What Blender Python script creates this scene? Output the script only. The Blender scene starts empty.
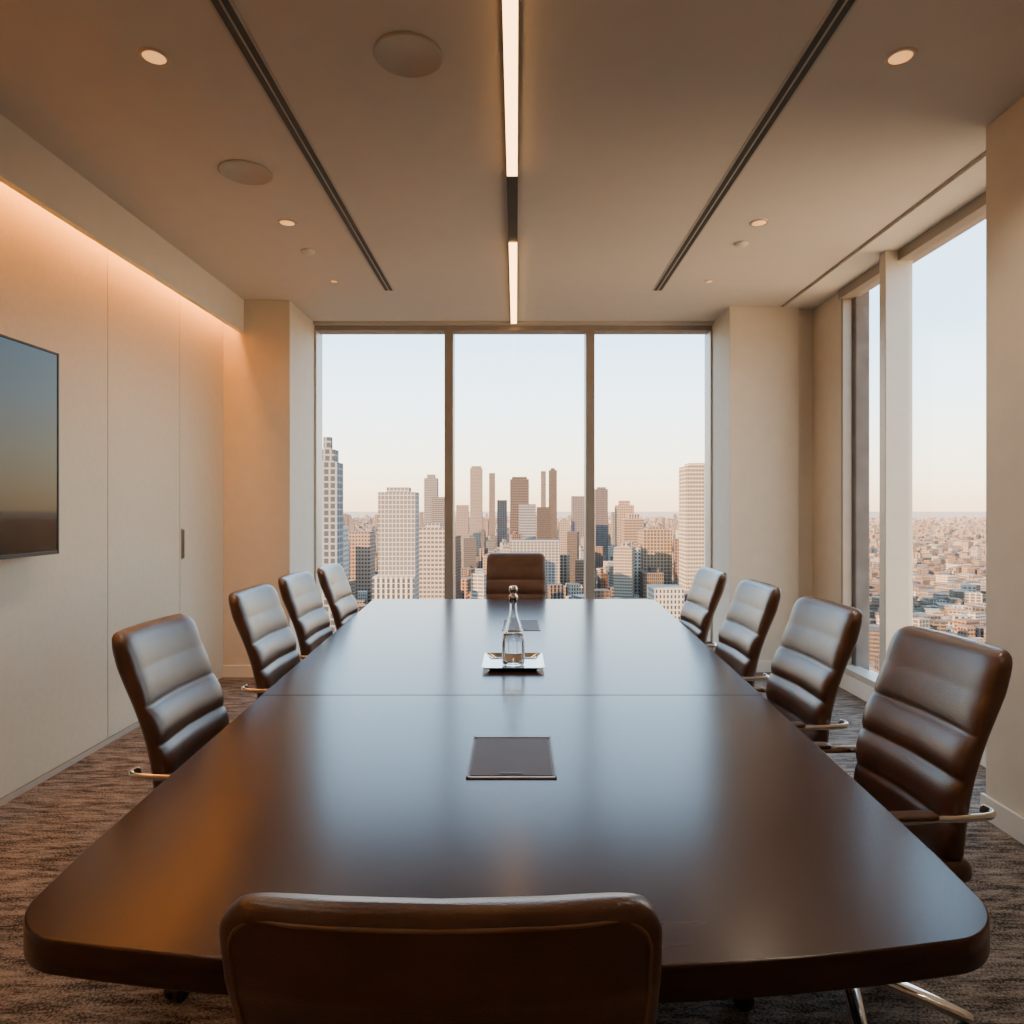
import bpy, bmesh, math, random
import numpy as np
from mathutils import Vector, Matrix
random.seed(4)
D=bpy.data; SC=bpy.context.scene
FX=683.0; CH=1.45; HC=1.785; CZ=CH+HC

# ------------------------------------------------------------ materials
def newmat(name):
    m=D.materials.new(name); m.use_nodes=True
    nt=m.node_tree; b=nt.nodes['Principled BSDF']
    return m,nt,b
def N(nt,t,**k):
    n=nt.nodes.new(t)
    for a,v in k.items(): setattr(n,a,v)
    return n
def simple(name,col,rough=.5,metal=0.,var=.06,scale=8,bump=0.,bscale=200,coat=0.,emis=None,estr=0.,spec=.5):
    m,nt,b=newmat(name)
    tc=N(nt,'ShaderNodeTexCoord'); no=N(nt,'ShaderNodeTexNoise'); no.inputs['Scale'].default_value=scale; no.inputs['Detail'].default_value=4
    nt.links.new(tc.outputs['Object'],no.inputs['Vector'])
    r=N(nt,'ShaderNodeValToRGB'); e=r.color_ramp.elements
    e[0].position=.3;e[1].position=.7
    e[0].color=[c*(1-var) for c in col]+[1]; e[1].color=[min(1,c*(1+var)) for c in col]+[1]
    nt.links.new(no.outputs['Fac'],r.inputs['Fac']); nt.links.new(r.outputs['Color'],b.inputs['Base Color'])
    b.inputs['Roughness'].default_value=rough; b.inputs['Metallic'].default_value=metal
    b.inputs['Specular IOR Level'].default_value=spec
    b.inputs['Coat Weight'].default_value=coat
    if bump>0:
        n2=N(nt,'ShaderNodeTexNoise'); n2.inputs['Scale'].default_value=bscale; n2.inputs['Detail'].default_value=3
        nt.links.new(tc.outputs['Object'],n2.inputs['Vector'])
        bp=N(nt,'ShaderNodeBump'); bp.inputs['Strength'].default_value=bump; bp.inputs['Distance'].default_value=.002
        nt.links.new(n2.outputs['Fac'],bp.inputs['Height']); nt.links.new(bp.outputs['Normal'],b.inputs['Normal'])
    if emis:
        b.inputs['Emission Color'].default_value=list(emis)+[1]; b.inputs['Emission Strength'].default_value=estr
    return m
M={}
M['wall']=simple('wall_paint',(.66,.585,.475),.75,var=.03,bump=.1,bscale=120)
M['panel']=simple('wall_panel_fabric',(.64,.565,.445),.65,var=.03,scale=30,bump=.12,bscale=300)
M['ceil']=simple('ceiling_paint',(.66,.60,.53),.85,var=.015)
M['trimw']=simple('trim_white',(.74,.69,.61),.5,var=.02)
M['frame']=simple('window_frame_bronze',(.31,.27,.23),.4,.2,var=.05)
M['framel']=simple('window_frame_champagne',(.50,.46,.40),.4,.2,var=.04)
M['black']=simple('black_plastic',(.015,.013,.012),.45,var=.1)
M['blackm']=simple('black_metal',(.02,.018,.016),.35,.4,var=.1)
M['chrome']=simple('chrome',(.80,.78,.75),.12,1.,var=.03)
M['steel']=simple('brushed_steel',(.30,.29,.28),.35,.8,var=.05)
M['silver']=simple('silver_tray',(.58,.56,.54),.07,1.,var=.03)
M['leather']=simple('brown_leather',(.088,.041,.026),.31,var=.25,scale=9,bump=.3,bscale=260,spec=.6)
M['leatherd']=simple('brown_leather_piping',(.20,.115,.065),.4,var=.15,scale=9)
M['lid']=simple('cable_lid_veneer',(.070,.034,.024),.5,var=.12,spec=.15)
M['concrete']=simple('exterior_concrete',(.10,.09,.085),.9,var=.35,scale=6)
M['screen']=simple('tv_screen_glass',(.006,.005,.005),.05,var=.05,spec=.28)
M['speaker']=simple('speaker_grille',(.52,.47,.41),.8,var=.05)
M['led']=simple('led_warm',(1,.8,.55),.5,emis=(1,.50,.16),estr=9)
M['cove']=simple('cove_led',(1,.6,.3),.5,emis=(1,.34,.03),estr=50)
M['dl']=simple('downlight_lens',(.8,.5,.3),.5,emis=(1,.44,.12),estr=1.3)
M['dlrim']=simple('downlight_rim',(.6,.48,.38),.4,.3)

# carpet
m,nt,b=newmat('carpet'); M['carpet']=m
tc=N(nt,'ShaderNodeTexCoord'); mp=N(nt,'ShaderNodeMapping'); mp.inputs['Scale'].default_value=(4,20,1)
n1=N(nt,'ShaderNodeTexNoise'); n1.inputs['Scale'].default_value=1.6; n1.inputs['Detail'].default_value=8; n1.inputs['Roughness'].default_value=.75
n2=N(nt,'ShaderNodeTexNoise'); n2.inputs['Scale'].default_value=130; n2.inputs['Detail'].default_value=2
nt.links.new(tc.outputs['Object'],mp.inputs['Vector']); nt.links.new(mp.outputs['Vector'],n1.inputs['Vector']); nt.links.new(tc.outputs['Object'],n2.inputs['Vector'])
ad=N(nt,'ShaderNodeMath',operation='MULTIPLY_ADD'); ad.inputs[1].default_value=.6; nt.links.new(n2.outputs['Fac'],ad.inputs[0]); nt.links.new(n1.outputs['Fac'],ad.inputs[2])
r=N(nt,'ShaderNodeValToRGB'); e=r.color_ramp.elements; e[0].position=.68; e[0].color=(.036,.029,.026,1); e[1].position=.95; e[1].color=(.32,.27,.235,1)
nt.links.new(ad.outputs[0],r.inputs['Fac']); nt.links.new(r.outputs['Color'],b.inputs['Base Color']); b.inputs['Roughness'].default_value=.95; b.inputs['Specular IOR Level'].default_value=.1
bp=N(nt,'ShaderNodeBump'); bp.inputs['Strength'].default_value=.8; bp.inputs['Distance'].default_value=.006; nt.links.new(n2.outputs['Fac'],bp.inputs['Height']); nt.links.new(bp.outputs['Normal'],b.inputs['Normal'])

# dark wood
m,nt,b=newmat('espresso_wood'); M['wood']=m
tc=N(nt,'ShaderNodeTexCoord'); mp=N(nt,'ShaderNodeMapping'); mp.inputs['Scale'].default_value=(1.2,14,14)
n1=N(nt,'ShaderNodeTexNoise'); n1.inputs['Scale'].default_value=3; n1.inputs['Detail'].default_value=8; n1.inputs['Distortion'].default_value=.4
nt.links.new(tc.outputs['Object'],mp.inputs['Vector']); nt.links.new(mp.outputs['Vector'],n1.inputs['Vector'])
r=N(nt,'ShaderNodeValToRGB'); e=r.color_ramp.elements; e[0].position=.35; e[0].color=(.038,.015,.011,1); e[1].position=.7; e[1].color=(.050,.021,.015,1)
nt.links.new(n1.outputs['Fac'],r.inputs['Fac']); nt.links.new(r.outputs['Color'],b.inputs['Base Color'])
b.inputs['Roughness'].default_value=.22; b.inputs['Specular IOR Level'].default_value=.42

# window glass: thin sheet (Schlick reflection over clear transmission)
m,nt,b=newmat('window_glass'); M['glass']=m
nt.nodes.remove(b); out=nt.nodes['Material Output']
tr=N(nt,'ShaderNodeBsdfTransparent'); tr.inputs['Color'].default_value=(.98,.985,.98,1); gl=N(nt,'ShaderNodeBsdfGlossy'); gl.inputs['Roughness'].default_value=.01
lw=N(nt,'ShaderNodeLayerWeight'); pw=N(nt,'ShaderNodeMath',operation='POWER'); pw.inputs[1].default_value=5; ma=N(nt,'ShaderNodeMath',operation='MULTIPLY_ADD'); ma.inputs[1].default_value=.9; ma.inputs[2].default_value=.02
nt.links.new(lw.outputs['Facing'],pw.inputs[0]); nt.links.new(pw.outputs[0],ma.inputs[0]); mx=N(nt,'ShaderNodeMixShader')
lw.inputs[0].default_value=.5
nt.links.new(ma.outputs[0],mx.inputs[0]); nt.links.new(tr.outputs[0],mx.inputs[1]); nt.links.new(gl.outputs[0],mx.inputs[2]); nt.links.new(mx.outputs[0],out.inputs[0])
# bottle glass / water
for nm,ior,col in (('bottle_glass',1.45,(1,1,1,1)),('water',1.33,(.97,.99,1,1))):
    m,nt,b=newmat(nm); M[nm]=m
    b.inputs['Transmission Weight'].default_value=1; b.inputs['Roughness'].default_value=0; b.inputs['IOR'].default_value=ior; b.inputs['Base Color'].default_value=col

# city facade: window grid in world metres, varied per building by the attribute alpha
def facade(name,fmul=1.):
    m,nt,b=newmat(name)
    at=N(nt,'ShaderNodeAttribute',attribute_name='Col')
    g=N(nt,'ShaderNodeNewGeometry'); sp=N(nt,'ShaderNodeSeparateXYZ'); sn=N(nt,'ShaderNodeSeparateXYZ')
    nt.links.new(g.outputs['Position'],sp.inputs[0]); nt.links.new(g.outputs['True Normal'],sn.inputs[0])
    def mth(op,a,bb=None,c=None):
        n=N(nt,'ShaderNodeMath',operation=op)
        for i,v in enumerate((a,bb,c)):
            if v is None: continue
            if isinstance(v,(int,float)): n.inputs[i].default_value=v
            else: nt.links.new(v,n.inputs[i])
        return n.outputs[0]
    al=at.outputs['Alpha']
    ax=mth('ABSOLUTE',sn.outputs[0]); ay=mth('ABSOLUTE',sn.outputs[1]); az=mth('ABSOLUTE',sn.outputs[2])
    h=mth('ADD',mth('MULTIPLY',sp.outputs[0],ay),mth('MULTIPLY',sp.outputs[1],ax))
    bay=mth('MULTIPLY_ADD',al,2.6*fmul,2.*fmul)
    al2=mth('FRACT',mth('MULTIPLY',al,7.31)); al3=mth('FRACT',mth('MULTIPLY',al,3.77))
    fz=mth('GREATER_THAN',mth('FRACT',mth('DIVIDE',sp.outputs[2],mth('MULTIPLY_ADD',al2,1.2*fmul,3.2*fmul))),mth('MULTIPLY_ADD',al3,.45,.1))
    fh=mth('GREATER_THAN',mth('FRACT',mth('DIVIDE',h,bay)),mth('MULTIPLY_ADD',al2,.45,.05))
    w=mth('MULTIPLY',mth('MULTIPLY',fz,fh),mth('LESS_THAN',az,.5))
    w=mth('MULTIPLY',w,mth('MULTIPLY_ADD',al2,.3,.7))
    mix=N(nt,'ShaderNodeMix',data_type='RGBA'); mix.blend_type='MULTIPLY'
    nt.links.new(w,mix.inputs[0]); nt.links.new(at.outputs['Color'],mix.inputs[6]); mix.inputs[7].default_value=(.10,.10,.11,1)
    nt.links.new(mix.outputs[2],b.inputs['Base Color']); b.inputs['Roughness'].default_value=.7; b.inputs['Specular IOR Level'].default_value=.12
    return m
M['fac']=facade('city_facade')
M['fac2']=facade('tower_facade',1.1)
# city ground, distance haze painted into its colour as on the blocks
m,nt,b=newmat('city_ground'); M['ground']=m
tc=N(nt,'ShaderNodeTexCoord'); n1=N(nt,'ShaderNodeTexNoise'); n1.inputs['Scale'].default_value=.008; n1.inputs['Detail'].default_value=12
nt.links.new(tc.outputs['Object'],n1.inputs['Vector']); r=N(nt,'ShaderNodeValToRGB'); e=r.color_ramp.elements
e[0].position=.42; e[0].color=(.03,.035,.02,1); e[1].position=.6; e[1].color=(.12,.09,.065,1)
nt.links.new(n1.outputs['Fac'],r.inputs['Fac'])
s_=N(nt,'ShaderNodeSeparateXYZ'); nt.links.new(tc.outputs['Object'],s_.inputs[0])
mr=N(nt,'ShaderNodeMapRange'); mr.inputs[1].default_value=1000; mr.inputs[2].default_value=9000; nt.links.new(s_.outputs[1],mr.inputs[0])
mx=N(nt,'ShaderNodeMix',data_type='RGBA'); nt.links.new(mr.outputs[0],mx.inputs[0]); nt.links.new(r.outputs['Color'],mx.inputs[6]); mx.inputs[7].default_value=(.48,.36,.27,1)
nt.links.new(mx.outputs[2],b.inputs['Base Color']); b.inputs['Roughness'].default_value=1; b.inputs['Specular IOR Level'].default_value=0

# ------------------------------------------------------------ mesh helpers
def link(o,parent=None):
    SC.collection.objects.link(o)
    if parent: o.parent=parent
    return o
def empty(name,loc=(0,0,0),rz=0):
    e=D.objects.new(name,None); e.empty_display_size=.2; link(e); e.location=loc; e.rotation_euler=(0,0,rz); return e
def mobj(name,me,mat,parent=None,smooth=False):
    if mat and not me.materials: me.materials.append(mat)
    if smooth:
        for p in me.polygons: p.use_smooth=True
    return link(D.objects.new(name,me),parent)
def box(name,x0,x1,y0,y1,z0,z1,mat,parent=None,bev=0.,seg=2):
    bm=bmesh.new(); bmesh.ops.create_cube(bm,size=1)
    cx,cy,cz=(x0+x1)/2,(y0+y1)/2,(z0+z1)/2
    for v in bm.verts: v.co=Vector((v.co.x*(x1-x0),v.co.y*(y1-y0),v.co.z*(z1-z0)))
    if bev>0: bmesh.ops.bevel(bm,geom=bm.edges[:],offset=bev,segments=seg,affect='EDGES',profile=.5)
    me=D.meshes.new(name); bm.to_mesh(me); bm.free()
    o=mobj(name,me,mat,parent); o.location=(cx,cy,cz); return o
def loft_me(name,rings,mat,smooth=True,caps=True):
    n=len(rings[0]); vs=[v for r in rings for v in r]; fs=[]
    for i in range(len(rings)-1):
        for j in range(n):
            k=(j+1)%n; fs.append((i*n+j,i*n+k,(i+1)*n+k,(i+1)*n+j))
    if caps:
        fs.append(tuple(range(n))[::-1]); fs.append(tuple((len(rings)-1)*n+j for j in range(n)))
    me=D.meshes.new(name); me.from_pydata([tuple(v) for v in vs],[],fs); me.update()
    bm=bmesh.new(); bm.from_mesh(me); bmesh.ops.recalc_face_normals(bm,faces=bm.faces[:]); bm.to_mesh(me); bm.free()
    me.materials.append(mat)
    if smooth:
        for p in me.polygons: p.use_smooth=True
    return me
def smoothpts(pts,k=8):
    P=[Vector(p) for p in pts]; P=[P[0]*2-P[1]]+P+[P[-1]*2-P[-2]]; o=[]
    for i in range(1,len(P)-2):
        for t in range(k):
            t/=k; a,b,c,d=P[i-1],P[i],P[i+1],P[i+2]
            o.append(.5*((2*b)+(c-a)*t+(2*a-5*b+4*c-d)*t*t+(3*b-a-3*c+d)*t**3))
    o.append(P[-2]); return o
def tube_me(name,pts,rad,mat,n=10,flat=1.,k=8,closed=False):
    P=smoothpts(pts,k) if k>1 else [Vector(p) for p in pts]
    rings=[]; up=None
    for i,p in enumerate(P):
        t=(P[min(i+1,len(P)-1)]-P[max(i-1,0)]).normalized()
        if up is None:
            up=Vector((1,0,0)) if abs(t.x)<.9 else Vector((0,0,1))
        s=(up-t*up.dot(t)).normalized(); up=s; u=t.cross(s)
        rings.append([p+s*math.cos(2*math.pi*j/n)*rad*flat+u*math.sin(2*math.pi*j/n)*rad for j in range(n)])
    return loft_me(name,rings,mat)
def lathe_me(name,prof,mat,n=40,caps=True):
    rings=[[Vector((r*math.cos(2*math.pi*j/n),r*math.sin(2*math.pi*j/n),z)) for j in range(n)] for r,z in prof]
    return loft_me(name,rings,mat,caps=caps)
def join_me(name,mes,mat):
    bm=bmesh.new()
    for me,mt in mes:
        me2=me.copy(); me2.transform(mt); bm.from_mesh(me2)
    o=D.meshes.new(name); bm.to_mesh(o); bm.free(); o.materials.append(mat)
    for p in o.polygons: p.use_smooth=True
    return o
def sp(v,e): return math.copysign(abs(v)**e,v)

# ------------------------------------------------------------ room shell
YB=-1.8; YW=6.66
box('floor',-2.75,2.9,YB,6.85,-.2,0,M['carpet'])
box('ceiling',-2.75,2.9,YB,6.85,CZ,CZ+.25,M['ceil'])
box('wall_near',-2.75,2.9,YB-.15,YB,0,CZ,M['wall'])
wl=empty('wall_left')
box('backing',-2.75,-2.525,YB,5.86,0,CZ,M['black'],wl)
ys=[YB,-1.2,-.3,.6,1.5,2.4,3.3,4.2,5.1]
for i in range(len(ys)-1):
    box('panel_%d'%(i+1),-2.525,-2.51,ys[i]+.003,ys[i+1]-.003,.035,CZ,M['panel'],wl,bev=.0015)
dr=empty('door_1')
box('door_leaf',-2.525,-2.51,5.103,5.858,.0,CZ,M['panel'],dr,bev=.0015)
box('pull_plate',-2.51,-2.503,5.122,5.150,1.065,1.295,M['steel'],dr,bev=.002)
box('pull_grip',-2.503,-2.490,5.128,5.138,1.075,1.285,M['steel'],dr,bev=.003)
box('baseboard_left',-2.525,-2.505,YB,5.1,0,.03,M['framel'])
so=empty('trim_1')
box('fascia',-2.375,-2.335,YB,5.86,2.954,CZ,M['trimw'],so)
cl=empty('cove_light')
box('led_strip',-2.46,-2.40,YB+.05,5.84,CZ-.06,CZ-.045,M['cove'],cl)
box('led_channel',-2.47,-2.385,YB+.05,5.85,CZ-.045,CZ,M['framel'],cl)
box('wall_far_left',-2.75,-1.94,5.86,6.85,0,CZ,M['wall'],bev=.004)
wr=empty('wall_far_right')
box('column',1.89,2.50,6.04,6.85,0,CZ,M['wall'],wr,bev=.004)
box('return',2.50,2.72,6.10,6.85,0,CZ,M['wall'],wr,bev=.004)
box('wall_right',2.2,2.9,YB,3.2,0,CZ,M['wall'],bev=.004)
box('wall_right_return',2.65,2.72,5.56,6.10,0,CZ,M['wall'],bev=.003)
box('wall_right_sill',2.62,2.9,3.2,5.56,0,.13,M['trimw'],bev=.003)
box('wall_far_sill',-1.94,1.89,6.60,6.85,0,.10,M['trimw'],bev=.003)
box('baseboard_right',2.185,2.2,YB,3.215,0,.11,M['trimw'],bev=.002)
box('baseboard_far_left',-2.51,-1.925,5.845,5.86,0,.10,M['trimw'],bev=.002)
box('baseboard_far_right',1.875,2.50,6.025,6.04,0,.10,M['trimw'],bev=.002)
# ceiling trims right
box('trim_2',2.345,2.353,3.2,6.04,CZ-.004,CZ,M['frame'])
box('trim_3',2.36,2.64,3.2,6.10,CZ-.018,CZ,M['trimw'],bev=.002)
# back window
w1=empty('window_1')
box('head',-1.94,1.89,6.58,6.74,CZ-.075,CZ,M['frame'],w1,bev=.004)
box('head_inner',-1.94,1.89,6.52,6.58,CZ-.03,CZ,M['framel'],w1,bev=.003)
box('sill',-1.94,1.89,6.60,6.74,.10,.16,M['frame'],w1,bev=.004)
for i,(x,wd,mt) in enumerate(((-1.93,.02,'framel'),(-.647,.085,'frame'),(.715,.085,'frame'),(1.88,.02,'framel'))):
    box('mullion_%d'%(i+1),x-wd/2,x+wd/2,6.57,6.76,.16,CZ-.075,M[mt],w1,bev=.005)
box('glass',-1.93,1.88,6.68,6.685,.14,CZ-.05,M['glass'],w1)
# right window
w2=empty('window_2')
box('head',2.62,2.76,3.2,5.56,CZ-.09,CZ,M['frame'],w2,bev=.004)
box('sill',2.62,2.76,3.2,5.56,.13,.18,M['framel'],w2,bev=.004)
box('jamb',2.645,2.72,5.53,5.56,.18,CZ-.09,M['frame'],w2,bev=.004)
box('jamb_near',2.63,2.72,3.2,3.26,.18,CZ-.09,M['frame'],w2,bev=.004)
box('mullion',2.53,2.72,4.68,4.76,0.18,CZ-.018,M['framel'],w2,bev=.006)
box('glass',2.69,2.695,3.22,5.54,.15,CZ-.05,M['glass'],w2)
box('exterior_column',2.725,2.84,5.48,6.5,-4,CZ+1,M['concrete'],bev=.01)

# ------------------------------------------------------------ ceiling fixtures
def diffuser(x,y0,y1):
    e=empty('linear_air_diffuser')
    box('frame',x-.042,x+.042,y0,y1,CZ-.004,CZ,M['speaker'],e)
    for k,dx in enumerate((-.018,.018)):
        box('slot_%d'%(k+1),x+dx-.0125,x+dx+.0125,y0+.01,y1-.01,CZ-.006,CZ-.001,M['black'],e)
diffuser(-1.04,.3,5.6); diffuser(1.16,.3,5.6)
ll=empty('linear_ceiling_light')
box('track',-.03-.02,.03-.02,.4,6.5,CZ-.028,CZ,M['blackm'],ll)
box('lens_1',-.027-.02,.027-.02,.42,3.6,CZ-.036,CZ-.026,M['led'],ll)
box('lens_2',-.027-.02,.027-.02,4.52,6.48,CZ-.036,CZ-.026,M['led'],ll)
def downlight(x,y,r=.055,power=14,name='recessed_downlight'):
    e=empty(name,(x,y,CZ))
    mobj('rim',lathe_me('rim',[(r*.78,-.001),(r*.8,-.006),(r,-.006),(r+.004,0)],M['dlrim'],caps=False),None,e)
    mobj('lens',lathe_me('lens',[(.001,-.004),(r*.79,-.004),(r*.79,-.001)],M['dl'],n=32),None,e)
    L=D.lights.new('spot','SPOT'); L.energy=power; L.color=(1,.80,.58); L.spot_size=math.radians(130); L.spot_blend=.8; L.shadow_soft_size=.06
    lo=link(D.objects.new('spot',L),e); lo.location=(0,0,-.02)
for x in (-1.43,1.52):
    for y,p in ((1.0,32),(2.7,54),(4.27,58)): downlight(x,y,power=p)  # nearest pair is out of view, added for more room light
    downlight(x,5.37,.03,20)
def speaker(x,y,r=.135):
    mobj('ceiling_speaker',lathe_me('ceiling_speaker',[(r,0),(r,-.006),(r*.95,-.010),(r*.93,-.007),(.001,-.007)],M['speaker'],n=48),None).location=(x,y,CZ)
speaker(-.425,2.69); speaker(-1.435,3.63)
for x,y in ((-1.44,4.74),(1.52,4.6)):
    mobj('smoke_detector',lathe_me('smoke_detector',[(.045,0),(.045,-.012),(.03,-.022),(.001,-.022)],M['trimw'],n=24),None).location=(x,y,CZ)

# ------------------------------------------------------------ TV
tv=empty('wall_mounted_tv',(-2.40,2.66,1.735))
box('casing',-.03,.0,-.92,.92,-.525,.525,M['black'],tv,bev=.006)
box('screen',-.001,.003,-.905,.905,-.505,.512,M['screen'],tv)
box('bezel_bottom',-.002,.006,-.92,.92,-.525,-.507,M['blackm'],tv,bev=.002)
box('bezel_side',-.002,.006,.908,.922,-.525,.525,M['black'],tv,bev=.002)
box('bezel_top',-.002,.006,-.92,.92,.514,.525,M['black'],tv,bev=.002)
box('mount',-.108,-.03,-.25,.25,-.2,.2,M['blackm'],tv)

# ------------------------------------------------------------ table
TX=-.016
tb=empty('conference_table',(TX,0,0))
def hwid(y):
    return .850+(y-1.1)*(1.075-.850)/(5.25-1.1)+.010*math.sin(math.pi*(y-1.1)/4.15)
def outline(y0,y1,r0,r1,bow):
    pts=[]
    def corner(cx,cy,r,a0,a1,n=14):
        if r<=0: return [(cx,cy)]
        return [(cx+r*math.cos(a0+(a1-a0)*i/n),cy+r*math.sin(a0+(a1-a0)*i/n)) for i in range(n+1)]
    h0,h1=hwid(y0),hwid(y1)
    pts+=corner(-h0+r0,y0+r0,r0,math.pi,1.5*math.pi)
    if bow:
        for i in range(1,16): pts.append((-h0+r0+(2*h0-2*r0)*i/16,y0))
    pts+=corner(h0-r0,y0+r0,r0,1.5*math.pi,2*math.pi)
    for i in range(1,9): y=y0+r0+(y1-r1-y0-r0)*i/9; pts.append((hwid(y),y))
    pts+=corner(h1-r1,y1-r1,r1,0,.5*math.pi)
    pts+=corner(-h1+r1,y1-r1,r1,.5*math.pi,math.pi)
    for i in range(8,0,-1): y=y0+r0+(y1-r1-y0-r0)*i/9; pts.append((-hwid(y),y))
    if bow:
        pts=[(x,y-bow*max(0,1-(x/h0)**2)*max(0,1-(y-y0)/.5)) for x,y in pts]
    return pts
def slab(name,pts,z0,z1,mat,parent,bev=.006):
    bm=bmesh.new(); vs=[bm.verts.new((x,y,z0)) for x,y in pts]; f=bm.faces.new(vs)
    ex=bmesh.ops.extrude_face_region(bm,geom=[f]); 
    for v in ex['geom']:
        if isinstance(v,bmesh.types.BMVert): v.co.z=z1
    bmesh.ops.recalc_face_normals(bm,faces=bm.faces[:])
    hor=[e for e in bm.edges if abs(e.verts[0].co.z-e.verts[1].co.z)<1e-5]
    bmesh.ops.bevel(bm,geom=hor,offset=bev,segments=3,affect='EDGES',profile=.5)
    me=D.meshes.new(name); bm.to_mesh(me); bm.free(); 
    o=mobj(name,me,mat,parent)
    for p in me.polygons: p.use_smooth = abs(p.normal.z)<.98
    return o
slab('top_near',outline(1.13,2.5555,.115,.0,.095),.692,.75,M['wood'],tb,bev=.004)
slab('top_far',outline(2.5575,5.25,.0,.10,0),.692,.75,M['wood'],tb,bev=.003)
for i,y in enumerate((2.3,3.9)):
    box('pedestal_%d'%(i+1),-.34,.34,y-.09,y+.09,.04,.692,M['wood'],tb,bev=.01)
    box('foot_%d'%(i+1),-.38,.38,y-.16,y+.16,0,.04,M['blackm'],tb,bev=.006)
box('stretcher',-.03,.03,2.39,3.81,.3,.6,M['wood'],tb,bev=.005)
def cablebox(y0,y1,w,x=-.012):
    e=empty('cable_access_box',(x,(y0+y1)/2,.7505)); h=(y1-y0)/2; w/=2
    box('rim_left',-w,-w+.005,-h,h,0,.0035,M['leatherd'],e); box('rim_right',w-.005,w,-h,h,0,.0035,M['leatherd'],e)
    box('rim_front',-w,w,-h,-h+.007,0,.0035,M['framel'],e); box('rim_back',-w,w,h-.006,h,0,.0035,M['leatherd'],e)
    box('shadow_gap',-w+.005,w-.005,-h+.007,h-.006,0,.0006,M['black'],e)
    box('lid',-w+.010,w-.010,-h+.014,h-.012,.0006,.003,M['lid'],e,bev=.0008)
    box('finger_slot',-.030,.030,-h+.024,-h+.034,.003,.0042,M['black'],e)
cablebox(1.765,2.08,.235); cablebox(3.9,4.25,.22,.03)

# ------------------------------------------------------------ tray + carafe
ty=3.06; tx=-.012
def rsq(h,z,r=.02,n=6,hy=None):
    hy=hy or h; o=[]
    for cx,cy,a in ((h-r,hy-r,0),(-h+r,hy-r,1),(-h+r,-hy+r,2),(h-r,-hy+r,3)):
        for i in range(n+1):
            t=(a+i/n)*math.pi/2; o.append(Vector((cx+r*math.cos(t),cy+r*math.sin(t),z)))
    return o
tr=[rsq(.098,.002,hy=.118),rsq(.102,0.0,hy=.122),rsq(.112,.008,hy=.132),rsq(.134,.018,hy=.154),rsq(.135,.020,hy=.155),rsq(.133,.020,hy=.153),rsq(.108,.008,hy=.128),rsq(.098,.004,hy=.118)]
mobj('serving_tray',loft_me('serving_tray',tr,M['silver'],smooth=False),None).location=(tx,ty,.7502)
bt=empty('glass_water_carafe',(tx,ty-.02,.7545))
prof=[(.001,.0),(.044,.0),(.049,.004),(.051,.02),(.051,.10),(.046,.14),(.034,.18),(.022,.215),(.0165,.24),(.0155,.27),(.0175,.285),(.0185,.292)]
inn=[(.0165,.292),(.0135,.27),(.0145,.24),(.020,.215),(.031,.18),(.043,.14),(.048,.10),(.048,.02),(.045,.008),(.001,.007)]
mobj('bottle',lathe_me('bottle',prof+inn,M['bottle_glass'],caps=False),None,bt)
mobj('water',lathe_me('water',[(.001,.0078),(.0445,.0085),(.0475,.02),(.0475,.10),(.042,.14),(.001,.14)],M['water'],caps=False),None,bt)
mobj('stopper',lathe_me('stopper',[(.001,.27),(.012,.27),(.0130,.292),(.020,.294),(.021,.300),(.019,.306),(.013,.312),(.013,.320),(.018,.326),(.019,.338),(.015,.347),(.001,.350)],M['chrome'],caps=False),None,bt)

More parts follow.
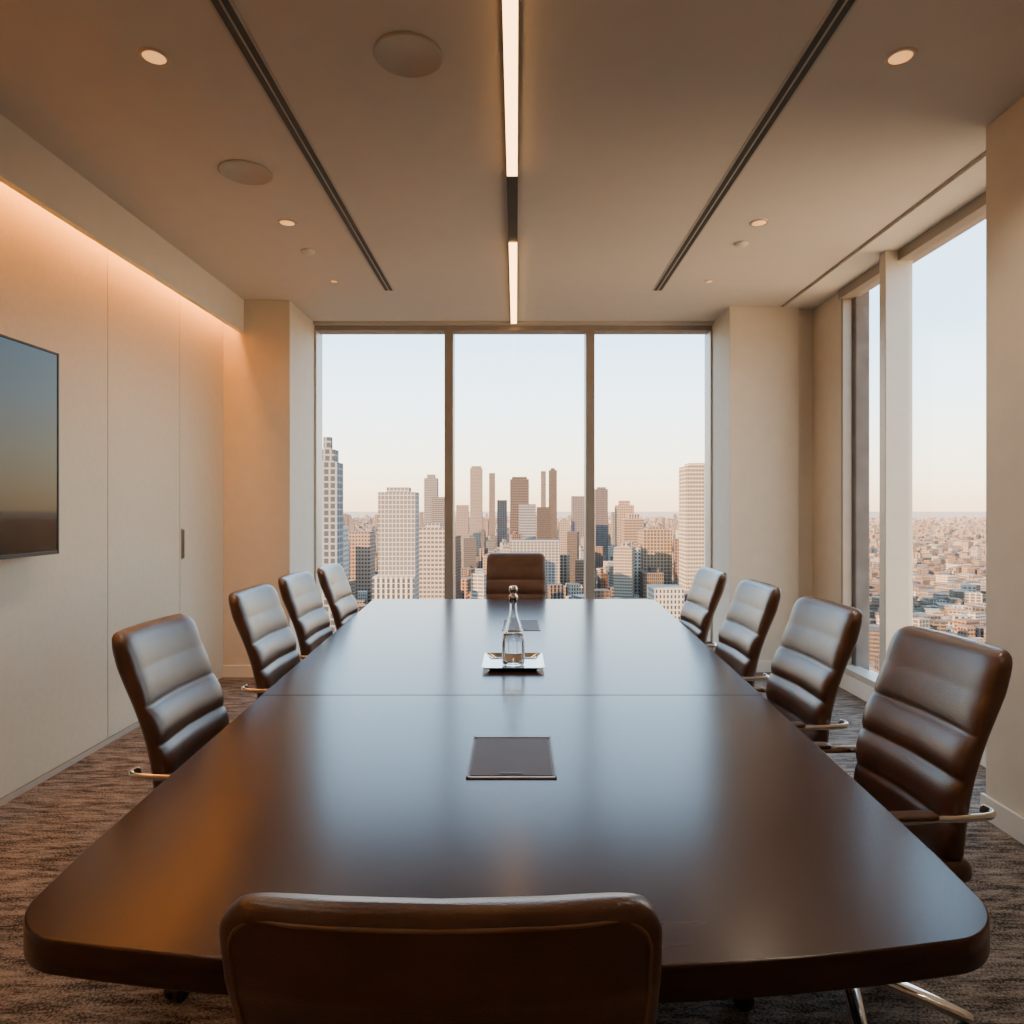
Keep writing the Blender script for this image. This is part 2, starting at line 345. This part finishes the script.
# ------------------------------------------------------------ chair
def chair_meshes(dz):
    P=[]
    Z0,Z1=.50+dz,1.07+dz
    seams=[0,.21,.41,.61,1.0]
    def pad(s,sm):
        for a,b in zip(sm[:-1],sm[1:]):
            if a<=s<=b: return abs(math.sin(math.pi*(s-a)/(b-a)))**.38
        return 0
    L=Z1-Z0
    def cy(s): return -.205-.125*s-.02*s*s+.028*math.sin(math.pi*min(1,s*1.25))
    def hw(s): return .234+.018*math.sin(math.pi*(.15+.6*s))
    n=84
    ss=[(i/n) for i in range(n+1)]
    ss=sorted(set([.0008,.003,.008,.9995,.998,.994,.988]+ss[1:-1]))
    NR=44
    def ring(s):
        e=(1-s)*L; r=.05; w=hw(s)
        if e<r: w-=r-math.sqrt(max(0,r*r-(r-e)**2))
        e2=s*L; r2=.05
        if e2<r2: w-=r2-math.sqrt(max(0,r2*r2-(r2-e2)**2))
        tk=1.0; rt=.022
        for ee in (e,e2):
            if ee<rt: tk*=math.sqrt(max(.0,1-((rt-ee)/rt)**2))
        tf=(.022+.026*pad(s,seams))*tk+.001; tbk=.022*tk+.001
        o=[]
        for j in range(NR):
            a=2*math.pi*j/NR; c,si=math.cos(a),math.sin(a)
            x=w*sp(c,.32); t=(tf if si>0 else tbk)*sp(si,.55)
            bow=.026*(x/.25)**2
            o.append(Vector((x,cy(s)+t+bow,Z0+s*L)))
        return o
    back=loft_me('backrest',[ring(s) for s in ss],M['leather'])
    P.append(('backrest',back))
    pp=[]
    ins=.016
    def bp(x,s): return Vector((x,cy(s)-.0215+.026*(x/.25)**2,Z0+s*L))
    def wid(s):
        e=(1-s)*L-ins; r=.045; w=hw(s)-ins
        if e<r: w-=r-math.sqrt(max(0,r*r-(r-max(e,0))**2))
        return w
    sl=[.1+.6*i/10 for i in range(10)]+[.75,.82,.87,.9,.93,.95,.962,.9705]
    for s in sl: pp.append(bp(-wid(s),s)+Vector((0,.004,0)))
    st=sl[-1]; w=wid(st)
    for i in range(1,12): pp.append(bp(-w+2*w*i/12,st+.0005))
    for s in sl[::-1]: pp.append(bp(wid(s),s)+Vector((0,.004,0)))
    P.append(('piping',tube_me('piping',pp,.0024,M['leatherd'],n=8,k=2)))
    SZ=.475+dz; y0,y1=-.24,.26; LS=y1-y0; sm=[0,.3,.55,.8,1]
    def sring(s):
        e=min(s,1-s)*LS; r=.06; w=.25
        if e<r: w-=r-math.sqrt(max(0,r*r-(r-e)**2))
        tk=1; rt=.035
        if e<rt: tk=math.sqrt(max(0,1-((rt-e)/rt)**2))
        tt=(.025+.022*pad(s,sm))*tk+.001; tb_=.032*tk+.001
        o=[]
        zc=SZ-.025*max(0,(s-.75)/.25)**2
        for j in range(NR):
            a=2*math.pi*j/NR; c,si=math.cos(a),math.sin(a)
            x=w*sp(c,.3); t=(tt if si>0 else tb_)*sp(si,.55)
            o.append(Vector((x,y0+s*LS,zc+t+.014*(x/.25)**2)))
        return o
    P.append(('seat',loft_me('seat',[sring(s) for s in ss],M['leather'])))
    P.append(('back_bracket',tube_me('back_bracket',[(0,.02,.425+dz),(0,-.14,.425+dz),(0,-.225,.46+dz),(0,-.235,.56+dz)],.014,M['chrome'],flat=2.6)))
    for k,sg in ((1,-1),(2,1)):
        az=.650+ (dz if dz<0 else 0)
        pts=[(sg*.20,-.02,.435+dz),(sg*.262,.0,.445+dz),(sg*.280,.055,.50+dz),(sg*.284,.14,az-.07),(sg*.282,.155,az-.02),(sg*.280,.115,az-.002),(sg*.276,-.05,az),(sg*.272,-.18,az),(sg*.266,-.245,az+.001),(sg*.250,-.262,az+.002),(sg*.222,-.258,az+.003)]
        P.append(('arm_frame_%d'%k,tube_me('arm_frame',pts,.0085,M['chrome'],n=12,flat=1.5)))
        r=[]
        for i in range(21):
            s=i/20; e=min(s,1-s); w=.022*math.sqrt(max(.0,1-max(0,(.1-e)/.1)**2))+.0008
            r.append([Vector((sg*(.278)+w*sp(math.cos(2*math.pi*j/20),.6),-.10+.23*s,az+.013+ .008*(w/.022)*sp(math.sin(2*math.pi*j/20),.6))) for j in range(20)])
        P.append(('arm_pad_%d'%k,loft_me('arm_pad',r,M['leather'])))
    P.append(('gas_lift',lathe_me('gas_lift',[(.03,.06),(.03,.25),(.0285,.255),(.018,.256),(.018,.41+dz)],M['chrome'],n=24)))
    me=lathe_me('mechanism',[(.09,.405+dz),(.11,.415+dz),(.12,.44+dz)],M['blackm'],n=24); P.append(('mechanism',me))
    parts=[]; cast=[]
    for k in range(5):
        a=2*math.pi*k/5+.3; rm=Matrix.Rotation(a,4,'Z')
        rings=[]
        for i in range(13):
            s=i/12; x=.015+.305*s; z=.105-.035*s**1.5; w=.026-.010*s; h=.02-.008*s
            rings.append([Vector((x,w*sp(math.cos(2*math.pi*j/16),.6),z+h*sp(math.sin(2*math.pi*j/16),.6))) for j in range(16)])
        parts.append((loft_me('leg',rings,M['chrome']),rm))
        for dy in (-.017,.017):
            wh=lathe_me('w',[(.008,-.009),(.025,-.009),(.028,-.005),(.028,.005),(.025,.009),(.008,.009)],M['black'],n=22)
            cast.append((wh,rm@Matrix.Translation((.308,dy,.0285))@Matrix.Rotation(math.pi/2,4,'X')))
        st=lathe_me('s',[(.008,.03),(.008,.07)],M['black'],n=10); cast.append((st,rm@Matrix.Translation((.305,0,0))))
        hd=lathe_me('h',[(.001,.060),(.018,.058),(.028,.045),(.030,.036)],M['black'],n=16); cast.append((hd,rm@Matrix.Translation((.308,0,0))))
    hub=lathe_me('hub',[(.035,.07),(.042,.08),(.042,.115),(.035,.125)],M['chrome'],n=24); parts.append((hub,Matrix.Identity(4)))
    P.append(('base',join_me('base',parts,M['chrome']))); P.append(('casters',join_me('casters',cast,M['black'])))
    return P
CM={}
def chair(x,y,face_deg,dz=0,sx=1.,brot=0):
    if dz not in CM: CM[dz]=chair_meshes(dz)
    e=empty('office_chair',(x,y,0),math.radians(face_deg-90)); e.scale=(sx,1,1)
    for nm,me in CM[dz]:
        o=mobj(nm,me,None,e)
        if nm in('base','casters'): o.rotation_euler=(0,0,math.radians(brot))
RT=[(.965,2.00,184,0,.93),(.94,2.74,183,0,.95),(.915,3.45,182,0,.94),(.89,4.20,182,0,.94)]
LT=[(-.885,2.27,-1,0,.90,-38),(-.935,3.24,-1,0,.94),(-.95,3.92,-1,0,.95),(-.915,4.52,0,0,.95)]
chair(-.084,1.082,90,-.047)
for t in RT+LT: chair(*t)
chair(0.0,5.50,270)

# ------------------------------------------------------------ city
GZ=-135.
CITY=empty('city_skyline')
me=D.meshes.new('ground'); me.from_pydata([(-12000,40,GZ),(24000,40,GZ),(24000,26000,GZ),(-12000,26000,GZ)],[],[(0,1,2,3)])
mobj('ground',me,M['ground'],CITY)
rng=np.random.default_rng(7)
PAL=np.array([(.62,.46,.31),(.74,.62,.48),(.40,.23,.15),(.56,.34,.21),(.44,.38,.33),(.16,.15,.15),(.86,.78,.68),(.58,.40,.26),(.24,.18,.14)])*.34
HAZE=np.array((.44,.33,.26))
def build(name,boxes,mat,K=1.):
    V=[];F=[];C=[]
    al=rng.uniform(.02,.98)
    for (cx,cy,w,d,z1,ang,col) in boxes:
        b0=len(V); ca,sa=math.cos(ang),math.sin(ang)
        for z in (GZ,z1):
            for ux,uy in ((-1,-1),(1,-1),(1,1),(-1,1)):
                X=ux*w/2;Y=uy*d/2; V.append((cx+X*ca-Y*sa,cy+X*sa+Y*ca,z))
        F+=[(b0+4,b0+5,b0+6,b0+7),(b0,b0+1,b0+5,b0+4),(b0+1,b0+2,b0+6,b0+5),(b0+2,b0+3,b0+7,b0+6),(b0+3,b0,b0+4,b0+7)]
        t=1-math.exp(-cy/5500.); c=np.array(col)*K*(1-t)+HAZE*t  # aerial haze blended into each building's colour by distance
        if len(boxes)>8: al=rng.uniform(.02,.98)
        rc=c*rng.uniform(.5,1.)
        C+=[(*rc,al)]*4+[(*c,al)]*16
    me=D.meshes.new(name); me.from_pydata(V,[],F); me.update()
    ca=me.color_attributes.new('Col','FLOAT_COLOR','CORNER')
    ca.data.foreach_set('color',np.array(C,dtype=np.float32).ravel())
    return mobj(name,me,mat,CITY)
def tower(x0,x1,yt,Dp,col,ratio=1.0,name=None,mat='fac2',crown=None,ang=0):
    X0=(x0-516)/FX*Dp; X1=(x1-516)/FX*Dp; w=X1-X0; z=CH+(508-yt)/FX*Dp
    bx=[((X0+X1)/2,Dp+w*ratio/2,w,w*ratio,z,ang,col)]
    if crown: 
        for cw,ch in crown: bx.append(((X0+X1)/2,Dp+w*ratio/2,w*cw,w*ratio*cw,z+ch,ang,col))
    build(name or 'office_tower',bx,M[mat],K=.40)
tower(312,337,462,420,(.42,.46,.50),crown=[(.7,8),(.3,16)])
tower(378,415,492,560,(.90,.84,.76),.8,crown=[(.6,4)])
tower(372,414,577,555,(.9,.86,.78),.8,mat='fac')
tower(418,446,528,620,(.76,.68,.58),crown=[(.5,4)])
tower(320,343,527,640,(.80,.76,.68))
tower(345,370,532,800,(.50,.34,.25))
tower(424,437,478,1500,(.36,.36,.38),crown=[(.6,8)])
tower(432,452,497,1250,(.28,.27,.28))
tower(470,482,468,1900,(.42,.35,.30),crown=[(.8,6)])
tower(489,495,473,2100,(.28,.24,.23))
tower(456,468,505,1700,(.42,.34,.3))
tower(497,507,500,1600,(.34,.26,.23))
tower(510,529,479,1150,(.04,.035,.04),crown=[(.8,4)])
tower(519,536,504,1050,(.34,.38,.42))
tower(541,546,471,1900,(.10,.10,.12)); tower(549,557,470,1950,(.06,.06,.08),crown=[(.5,6)])
tower(537,551,507,1300,(.10,.09,.10)); tower(559,570,522,1300,(.52,.40,.30))
tower(572,584,496,1700,(.20,.20,.24)); tower(596,608,489,1400,(.12,.12,.15),crown=[(.7,4)])
tower(510,560,541,820,(.76,.70,.62),.5,mat='fac')
tower(612,619,512,1600,(.5,.40,.33)); tower(617,634,505,1250,(.66,.46,.30),crown=[(.6,8)]); tower(628,640,514,1150,(.66,.50,.36))
tower(624,643,519,900,(.52,.36,.25)); tower(643,672,530,800,(.62,.44,.28),crown=[(.6,3)])
tower(686,716,466,640,(.80,.68,.50),crown=[(.7,3)])
tower(653,684,588,560,(.80,.74,.64),mat='fac')
bx=[]
def stack(cx,cy,w,d,z,ang,col):
    bx.append((cx,cy,w,d,z,ang,col))
    if rng.random()<.7: bx.append((cx+rng.uniform(-.15,.15)*w,cy,w*rng.uniform(.3,.6),d*.5,z+rng.uniform(3,6),ang,col*.8))
for i in range(1100):
    Dp=rng.uniform(750,3800); px=rng.uniform(150,780); w=rng.uniform(9,23)
    k=math.sqrt(rng.uniform(0,1))
    z=CH-(5+k*92)/FX*Dp*min(1,1300/Dp)
    z=max(z,GZ+rng.uniform(16,34)); stack((px-516)/FX*Dp,Dp,w,w*rng.uniform(.6,1.5),z,rng.uniform(-.3,.3),PAL[rng.integers(9)])
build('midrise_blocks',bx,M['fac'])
bx=[]
for i in range(26000):
    Dp=330*math.exp(rng.uniform(0,3.3)); tx_=rng.uniform(-.55,1.15); 
    w=rng.uniform(7,19)*(1+Dp/6000)
    h=rng.gamma(2.,4.)+4 
    if tx_<.4: h*=1.7
    col=PAL[rng.integers(9)]*rng.uniform(.8,1.25)
    bx.append((tx_*Dp,Dp,w,w*rng.uniform(.5,1.6),GZ+h,rng.choice([.15,.15+.2,-.4])+rng.uniform(-.05,.05),col))
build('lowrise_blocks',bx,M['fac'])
bm=bmesh.new()
for i in range(3600):
    Dp=330*math.exp(rng.uniform(0,2.1)); t=rng.uniform(-.5,1.1); s=rng.uniform(4,9)
    bmesh.ops.create_icosphere(bm,subdivisions=1,radius=s,matrix=Matrix.Translation((t*Dp,Dp,GZ+s*.6))@Matrix.Diagonal((1.4,1.4,.8,1)))
me=D.meshes.new('street_trees'); bm.to_mesh(me); bm.free()
mobj('street_trees',me,simple('tree_foliage',(.035,.04,.018),.9,scale=.05,var=.4),CITY)

# ------------------------------------------------------------ world + sun
w=D.worlds.new('World'); SC.world=w; w.use_nodes=True; nt=w.node_tree; bg=nt.nodes['Background']
tc=N(nt,'ShaderNodeTexCoord'); s=N(nt,'ShaderNodeSeparateXYZ'); r=N(nt,'ShaderNodeValToRGB')
nt.links.new(tc.outputs['Generated'],s.inputs[0]); nt.links.new(s.outputs[2],r.inputs['Fac'])
e=r.color_ramp.elements; e[0].position=0; e[0].color=(.90,.60,.36,1); e[1].position=1; e[1].color=(.22,.40,.66,1)
for p,c in ((.025,(1,.77,.48)),(.07,(1,.91,.70)),(.135,(.80,.92,.96)),(.24,(.50,.75,1.)),(.45,(.42,.66,.92))):
    q=e.new(p); q.color=(*c,1)
nt.links.new(r.outputs['Color'],bg.inputs['Color']); bg.inputs['Strength'].default_value=5.4
L=D.lights.new('sun','SUN'); L.energy=32; L.color=(1,.60,.30); L.angle=.01
so_=link(D.objects.new('sun',L)); so_.rotation_euler=Vector((.80,.50,-.25)).to_track_quat('-Z','Y').to_euler(); so_.location=(0,0,30)

# ------------------------------------------------------------ camera
cam=D.cameras.new('camera'); cam.lens=FX*36/1024; cam.sensor_width=36; cam.shift_x=-4/1024; cam.shift_y=-4/1024; cam.clip_end=40000; cam.clip_start=.05
co=link(D.objects.new('camera',cam)); co.location=(0,0,CH); co.rotation_euler=(math.pi/2,0,0)
SC.camera=co
